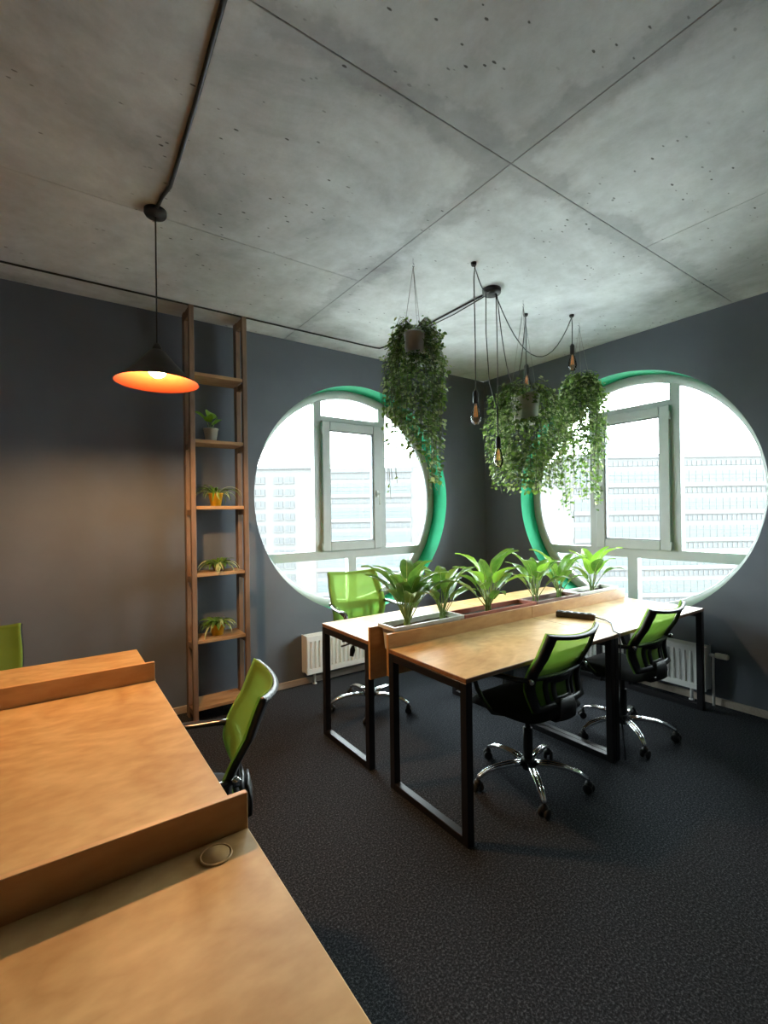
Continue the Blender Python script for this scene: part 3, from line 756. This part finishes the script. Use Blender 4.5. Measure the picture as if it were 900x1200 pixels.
# ------------------------------------------------------------------ pots on the shelving tower
def pot_lathe(r0, r1, h, th=.004):
    return [(.0001, 0), (r0, 0), (r1, h-.008), (r1+.003, h-.008), (r1+.003, h), (r1-th, h), (r1-th-.002, h-.02), (r0-th, .006), (.0001, .006)]
def pot_plant(name, label, loc, r0, r1, h, m, leaf_fn, group='potted plants on the shelving tower'):
    r = thing(name, label, 'plant', loc, 0, group)
    MB().lathe(pot_lathe(r0, r1, h), 28).build('pot', m, r)
    MB().lathe([(.0001, h-.012), (r1-.006, h-.014)], 20).build('soil', M['soil'], r)
    leaf_fn(r, h)
    return r
def small_leaf(L, Wd, curl, mats, round_=False):
    mb = MB(); n = 7; vs = []; fs = []; x = z = 0; a = math.radians(75)
    for i in range(n+1):
        f = i/n
        w = Wd*(math.sin(PI*f)**(.55 if round_ else .8)) if 0 < i < n else .0006
        vs += [(x, -w, z+w*.25), (x, 0, z), (x, w, z+w*.25)]
        a -= curl/n; x += math.cos(a)*L/n; z += math.sin(a)*L/n
    for i in range(n):
        for k in range(2): fs.append((i*3+k, i*3+k+1, i*3+k+4, i*3+k+3))
    mb.add(vs, fs, 0, True)
    return mb.mesh('leaf', mats)
def put_leaf(me, parent, loc, rot, s_=1):
    o = bpy.data.objects.new('leaf', me); COL.objects.link(o); o.parent = parent; o.location = loc; o.rotation_euler = rot; o.scale = (s_, s_, s_)
RL = small_leaf(.115, .046, .7, M['leaf_bright'], True); SL = small_leaf(.18, .007, 2.0, M['leaf'])
SLP = small_leaf(.17, .0065, 2.3, M['ivy_pale']); DL = small_leaf(.12, .011, 2.1, M['ivy_dark']); WL = small_leaf(.13, .010, 1.8, M['leaf'])
def fn_round(r, h):
    st = MB()
    for k, (a, tl, l) in enumerate(((3.0, .25, .06), (.4, .3, .045), (1.7, .1, .085), (4.6, .35, .055), (5.5, .2, .04))):
        d = Vector((math.cos(a), math.sin(a), 0)); e = d*(.012+l*tl)+Vector((0,0,h-.012+l))
        st.tube([d*.01+Vector((0,0,h-.014)), e], .003, 6)
        put_leaf(RL, r, e, (.2*k, tl, a), 1.0 if k in (0, 2) else .75)
    st.build('stem', M['stalk'], r)
def fn_spray(n, me_list, s0, s1, seed):
    def f(r, h):
        rnd = random.Random(seed)
        for k in range(n):
            a = 2.399*k+rnd.uniform(-.3, .3); q = rnd.random()
            put_leaf(me_list[rnd.randrange(len(me_list))], r, (.012*math.cos(a), .012*math.sin(a), h-.016), (rnd.uniform(-.3, .3), -.15+.65*q, a), rnd.uniform(s0, s1))
    return f
YP = -.165
pot_plant('potted_plant', 'small round leaved plant in a pale grey pot, uppermost on the shelving tower', (-3.135, YP, 2.0381), .036, .052, .102, M['pot_grey'], fn_round)
pot_plant('potted_plant', 'spiky drooping plant in a tapered yellow pot, second from the top of the tower', (-3.105, YP, 1.5581), .036, .052, .098, M['pot_yellow'], fn_spray(38, [SL, SL, SLP], .8, 1.35, 5))
pot_plant('potted_plant', 'mounded trailing plant hiding a small brown pot, third from the top of the tower', (-3.09, YP, 1.0721), .034, .044, .05, M['pot_rust'], fn_spray(64, [DL, SLP, WL], .85, 1.2, 6))
pot_plant('potted_plant', 'dark leafy plant spilling over a yellow pot, lowest on the shelving tower', (-3.105, YP, .5921), .040, .054, .085, M['pot_yellow'], fn_spray(64, [DL, DL, WL, SLP], .9, 1.35, 7))

# ------------------------------------------------------------------ hanging ivy planters
IVY_T = [(0,0,0), (.35,.42,.06), (.72,.34,.03), (1,0,-.05), (.72,-.34,.03), (.35,-.42,.06)]
def ivy_foliage(name, root, spec, seed, mats, leaf=.030, thick=1.0):
    """spec: list of (angle0, angle1, count, start radius, start z, out radius, bottom z)"""
    rnd = random.Random(seed); mb = MB(); vm = MB()
    for (a0, a1, cnt, r0, z0, r1, zb, dens) in spec:
        for c in range(cnt):
            a = rnd.uniform(a0, a1); zend = zb + rnd.uniform(0, .35)*(z0-zb)*.8
            ro = r1*rnd.uniform(.55, 1.05); P = []
            n = 12
            for i in range(n+1):
                f = i/n
                rr = r0+(ro-r0)*min(1, (f*2.6))**.7 - (ro-r0)*.45*max(0, f-.4)
                zz_ = z0 + .05*math.sin(PI*min(1, f*4))*(1 if f < .25 else 0) - (z0-zend)*f**1.15
                aa = a + .35*noise.noise(Vector((f*2, c*1.7, seed)))
                P.append(Vector((rr*math.cos(aa), rr*math.sin(aa), zz_)))
            vm.tube(P, .0016, 3, cap=False)
            ln = int(dens*(z0-zend)/.028)+2
            for k in range(int(ln*1.0)):
                f = rnd.random()*n; i = min(n-1, int(f)); p = P[i].lerp(P[i+1], f-i)
                q = p + Vector((rnd.gauss(0,.014), rnd.gauss(0,.014), rnd.gauss(0,.012)))
                yaw = math.atan2(p.y, p.x) + rnd.uniform(-1.1, 1.1); pit = rnd.uniform(-.1, 1.25); rol = rnd.uniform(-.7, .7)
                s_ = leaf*rnd.uniform(.6, 1.25)
                T = Matrix.Translation(q) @ Matrix.Rotation(yaw, 4, 'Z') @ Matrix.Rotation(pit, 4, 'Y') @ Matrix.Rotation(rol, 4, 'X') @ Matrix.Scale(s_, 4)
                mi = rnd.choices((0, 1, 2), (5, 2.6, 2.4))[0]
                mb.add(IVY_T, [(0,1,2,3), (0,3,4,5)], mi, False, T)
    fo = mb.build('foliage', mats, root); fo['kind'] = 'stuff'
    vo = vm.build('vines', M['vine'], root); vo['kind'] = 'stuff'
def hanging(label, x, y, zr, zb, r1, r0, m, spec, seed, hook=True, leaf=.03, mats=None):
    r = thing('hanging_planter', label, 'plant', (x, y, zb), 0, 'ivy planters hanging from the ceiling')
    h = zr-zb
    MB().lathe(pot_lathe(r0, r1, h), 28).lathe([(.0001, -.012), (r0*.92, -.012), (r0*1.02, 0)], 28).build('pot', m, r)
    MB().lathe([(.0001, h-.012), (r1-.006, h-.014)], 20).build('soil', M['soil'], r)
    top = H-zb
    MB().tube([(0,0,top), (0,0,top-.025), (.008,0,top-.035), (.008,0,top-.045), (0,0,top-.05), (-.006,0,top-.043)], .003, 6).build('hook', M['chrome'], r)
    sm_ = MB()
    for k in range(3):
        a = 2*PI*k/3+.5; sm_.tube([(r1*math.cos(a), r1*math.sin(a), h-.004), (0, 0, top-.048)], .0016, 5)
    sm_.build('string', M['clear_string'], r)
    ivy_foliage('foliage', r, [(a, b, c, d, e-zb, f, g_-zb, q) for (a, b, c, d, e, f, g_, q) in spec], seed, mats or [M['ivy'], M['ivy_pale'], M['ivy_dark']], leaf)
    return r
VA = math.atan2(-.82, -.57)      # towards the camera
hanging('trailing ivy in a grey hanging pot before the left round window', -2.344, -1.623, 2.555, 2.405, .062, .048, M['pot_grey'],
        [(VA+.8, VA+2*PI-.8, 58, .045, 2.57, .20, 1.92, 1.3), (VA-.9, VA+.9, 26, .05, 2.40, .12, 1.78, 1.3), (VA+1.0, VA+2.6, 16, .05, 2.56, .17, 1.62, 1.1), (VA+.7, VA+2*PI-.7, 34, .03, 2.60, .17, 2.36, 1.6), (-.6, .2, 7, .05, 2.5, .17, 1.58, .45), (VA-2.6, VA-1.0, 8, .05, 2.5, .24, 1.55, .35)], 11, leaf=.027)
hanging('widest ivy in a pale hanging bucket between the two round windows', -1.337, -1.626, 2.315, 2.125, .105, .085, M['pot_grey'],
        [(VA+.62, VA+2*PI-.62, 84, .09, 2.34, .29, 1.62, 1.3), (VA-.8, VA+.8, 34, .09, 2.11, .19, 1.60, 1.2), (VA+.5, VA+2*PI-.5, 50, .06, 2.37, .25, 2.08, 1.6), (VA-.5, VA+.5, 10, .08, 2.345, .13, 2.25, 1.6)], 12, leaf=.029)
hanging('dark ivy hanging nearest the right round window', -.62, -1.612, 2.52, 2.34, .085, .065, M['pot_dark'],
        [(0, 2*PI, 70, .06, 2.53, .21, 1.85, 1.3), (0, 2*PI, 26, .05, 2.53, .18, 1.46, 1.1), (0, 2*PI, 44, .05, 2.55, .18, 2.2, 1.8)], 13, mats=[M['ivy'], M['ivy_pale'], M['ivy_dark']])

# ------------------------------------------------------------------ lamps and cables
lp = thing('pendant_lamp', 'lit pendant lamp with a flared shade, orange inside, over the left desks', 'lamp', (-3.683, -1.258, H))
MB().lathe([(.0001, 0), (.052, 0), (.052, -.018), (.046, -.028), (.0001, -.03)], 28).build('canopy', M['lamp_black'], lp)
MB().tube([(0,0,-.02), (0,0,-.70)], .0035, 8).build('cord', M['cable'], lp)
MB().lathe([(.0001, -.655), (.012, -.66), (.022, -.68), (.024, -.73), (.022, -.745)], 20).build('socket', M['lamp_black'], lp)
so_ = MB().lathe([(.022,-.690), (.04,-.702), (.09,-.761), (.142,-.816), (.187,-.848), (.192,-.854)], 48).build('shade', M['lamp_black'], lp)
MB().lathe([(.020,-.694), (.038,-.706), (.088,-.765), (.141,-.820), (.186,-.852), (.192,-.8545)], 48).build('shade_lining', M['lamp_orange'], so_)['label'] = 'orange inside of the shade'
MB().sphere((0,0,-.786), .042, 20, 14).lathe([(.016,-.735), (.020,-.748), (.030,-.762)], 16).build('bulb', M['lit_bulb'], lp)

# spider lamp
SX, SY = -1.656, -1.616
sp = thing('spider_lamp', 'black spider lamp with looping cords and four filament bulbs under the ceiling', 'lamp', (SX, SY, H))
MB().lathe([(.0001, 0), (.062, 0), (.062, -.028), (.058, -.034), (.0001, -.036)], 28).build('canopy', M['lamp_black'], sp)
def rel(x, y, z): return Vector((x-SX, y-SY, z-H))
def catenary(a, b, sag, n=14):
    return [a.lerp(b, i/n) - Vector((0,0,sag*4*(i/n)*(1-i/n))) for i in range(n+1)]
def bulb(x, y, ztop, cord_pts):
    co = MB().tube(cord_pts, .0035, 6).build('cord', M['cable'], sp)
    p = rel(x, y, ztop)
    MB().lathe([(.004, .012), (.012, .004), (.017, -.006), (.0175, -.062), (.016, -.066)], 18, 0, p).build('socket', M['lamp_black'], sp)
    gb_ = MB().lathe([(.013,-.064), (.015,-.078), (.022,-.10), (.030,-.135), (.032,-.158), (.028,-.18), (.016,-.196), (.0001,-.20)], 20, 0, p).build('bulb', M['bulb_glass'], sp)
    fm_ = MB()
    for k in range(4):
        a = 2*PI*k/4; b = a+PI/4
        fm_.tube([p+Vector((.005*math.cos(a), .005*math.sin(a), -.075)), p+Vector((.011*math.cos(a), .011*math.sin(a), -.15)), p+Vector((.011*math.cos(b), .011*math.sin(b), -.15)), p+Vector((.005*math.cos(b), .005*math.sin(b), -.085))], 0.0008, 4)
    fm_.build('filament', M['filament'], gb_)
def hook(x, y):
    MB().lathe([(.0001, 0), (.018, 0), (.018, -.012), (.012, -.02), (.0001, -.02)], 14, 0, rel(x, y, H)).build('ceiling_hook', M['lamp_black'], sp)
A1 = (-2.007, -1.79); A2 = (-1.13, -1.485); A3 = (-.816, -1.672)
for a in (A1, A2, A3): hook(*a)
c0 = lambda dx, dy: Vector((dx, dy, -.033))
def chain(*parts):
    out = []
    for q in parts: out += (q if not out or (out[-1]-q[0]).length > 1e-4 else q[1:])
    return out
bulb(A1[0], A1[1], 2.215, chain(catenary(c0(-.04,-.02), rel(A1[0]+.01, A1[1], H-.02), .06), [rel(A1[0], A1[1], 2.9), rel(A1[0]+.004, A1[1], 2.5), rel(A1[0], A1[1], 2.215)]))
bulb(A2[0], A2[1], 2.605, chain(catenary(c0(.03,-.02), rel(A2[0], A2[1], H-.02), .56), [rel(A2[0], A2[1], 2.8), rel(A2[0], A2[1], 2.605)]))
bulb(A3[0], A3[1], 2.765, chain(catenary(c0(.045,0), rel(A3[0], A3[1], H-.02), .36), [rel(A3[0]+.006, A3[1], 2.92), rel(A3[0], A3[1], 2.765)]))
bulb(SX+.01, SY-.03, 1.985, [c0(.01,-.03), rel(SX+.015, SY-.03, 2.6), rel(SX+.01, SY-.03, 1.985)])
MB().tube([c0(-.045,.01), rel(SX-.05, SY+.01, 2.7), rel(SX-.035, SY, 2.35), rel(SX+.005, SY-.025, 2.2), rel(SX+.012, SY-.028, 1.99)], .0035, 6).build('slack_cord', M['cable'], sp)

def ceiling_cable(name, label, pts, r):
    o = MB().tube(pts, r, 8).build(name, M['cable']); o['label'] = label; o['category'] = 'cable'; o['kind'] = 'thing'; return o
zc = H-.0075
ceiling_cable('power_cable', 'dark cable clipped along the ceiling edge above the left wall', [(XB, -.266, zc), (-4.3, -.268, zc), (-3.2, -.270, zc), (-2.4, -.266, zc), (-1.70, -.264, zc), (-1.655, -.275, zc), (-1.640, -.34, zc), (-1.645, -1.0, zc), (-1.652, SY+.062, zc)], .0065)
ceiling_cable('power_cable', 'thinner second cable crossing the ceiling to the spider lamp', [(-1.60, -.275, zc), (-1.612, -.7, zc), (-1.60, -1.2, zc), (-1.632, SY+.060, zc)], .004)
ceiling_cable('power_cable', 'thick dark cable running over the ceiling to the orange pendant lamp', [(-3.683, -1.312, zc-.002), (-3.678, -1.40, zc-.002), (-3.66, -1.50, zc-.002), (-3.672, -2.0, zc-.002), (-3.69, -2.42, zc-.002), (-3.70, -3.4, zc-.002), (-3.70, YB+.02, zc-.002)], .009)

# ------------------------------------------------------------------ small things on and under the desks
ps = thing('power_strip', 'dark brown power strip lying on the far half of the front desk row', 'power strip', (-1.185, -1.905, .7505), math.radians(-68))
MB().box((-.125, -.027, 0), (.125, .027, .038), bev=.004).build('strip_body', M['strip'], ps)
sk = MB()
for k in range(5): sk.lathe([(.0001, -.001), (.017, -.001), (.019, .0012), (.0001, .0012)], 16, 0, (-.09+k*.045, 0, .038))
sk.build('socket', M['black_plastic'], ps)
ca, sa = math.cos(math.radians(68)), math.sin(math.radians(68))
def loc_(x, y, z):     # world -> power strip local
    dx, dy = x+1.185, y+1.905; a = math.radians(68)
    return (dx*math.cos(a)-dy*math.sin(a), dx*math.sin(a)+dy*math.cos(a), z-.7505)
MB().tube([(.123, 0, .018), loc_(-1.12, -2.08, .757), loc_(-1.17, -2.15, .757), loc_(-1.29, -2.225, .758), loc_(-1.36, -2.27, .758), loc_(-1.375, -2.312, .752), loc_(-1.375, -2.317, .70), loc_(-1.375, -2.314, .3), loc_(-1.36, -2.33, .01)], .0042, 8).build('cord', M['cable'], ps)

hp = thing('hanging_plug', 'black plug on a loose cable hanging under the left window desk', 'plug', (-2.55, -1.21, .727))
MB().tube([(.0,.12,-.002), (.02,.10,-.03), (.05,.06,-.05), (.04,.02,-.06), (.0,.0,-.10)], .005, 8).tube([(.02,.20,-.006), (.03,.15,-.025), (.05,.10,-.03), (.06,.04,-.02)], .010, 8).build('cable', M['cable'], hp)
MB().tube([(.004,.004,-.085), (-.004,-.004,-.11), (-.02,-.015,-.145)], [.008,.018,.012], 10).build('plug_body', M['black_plastic'], hp)
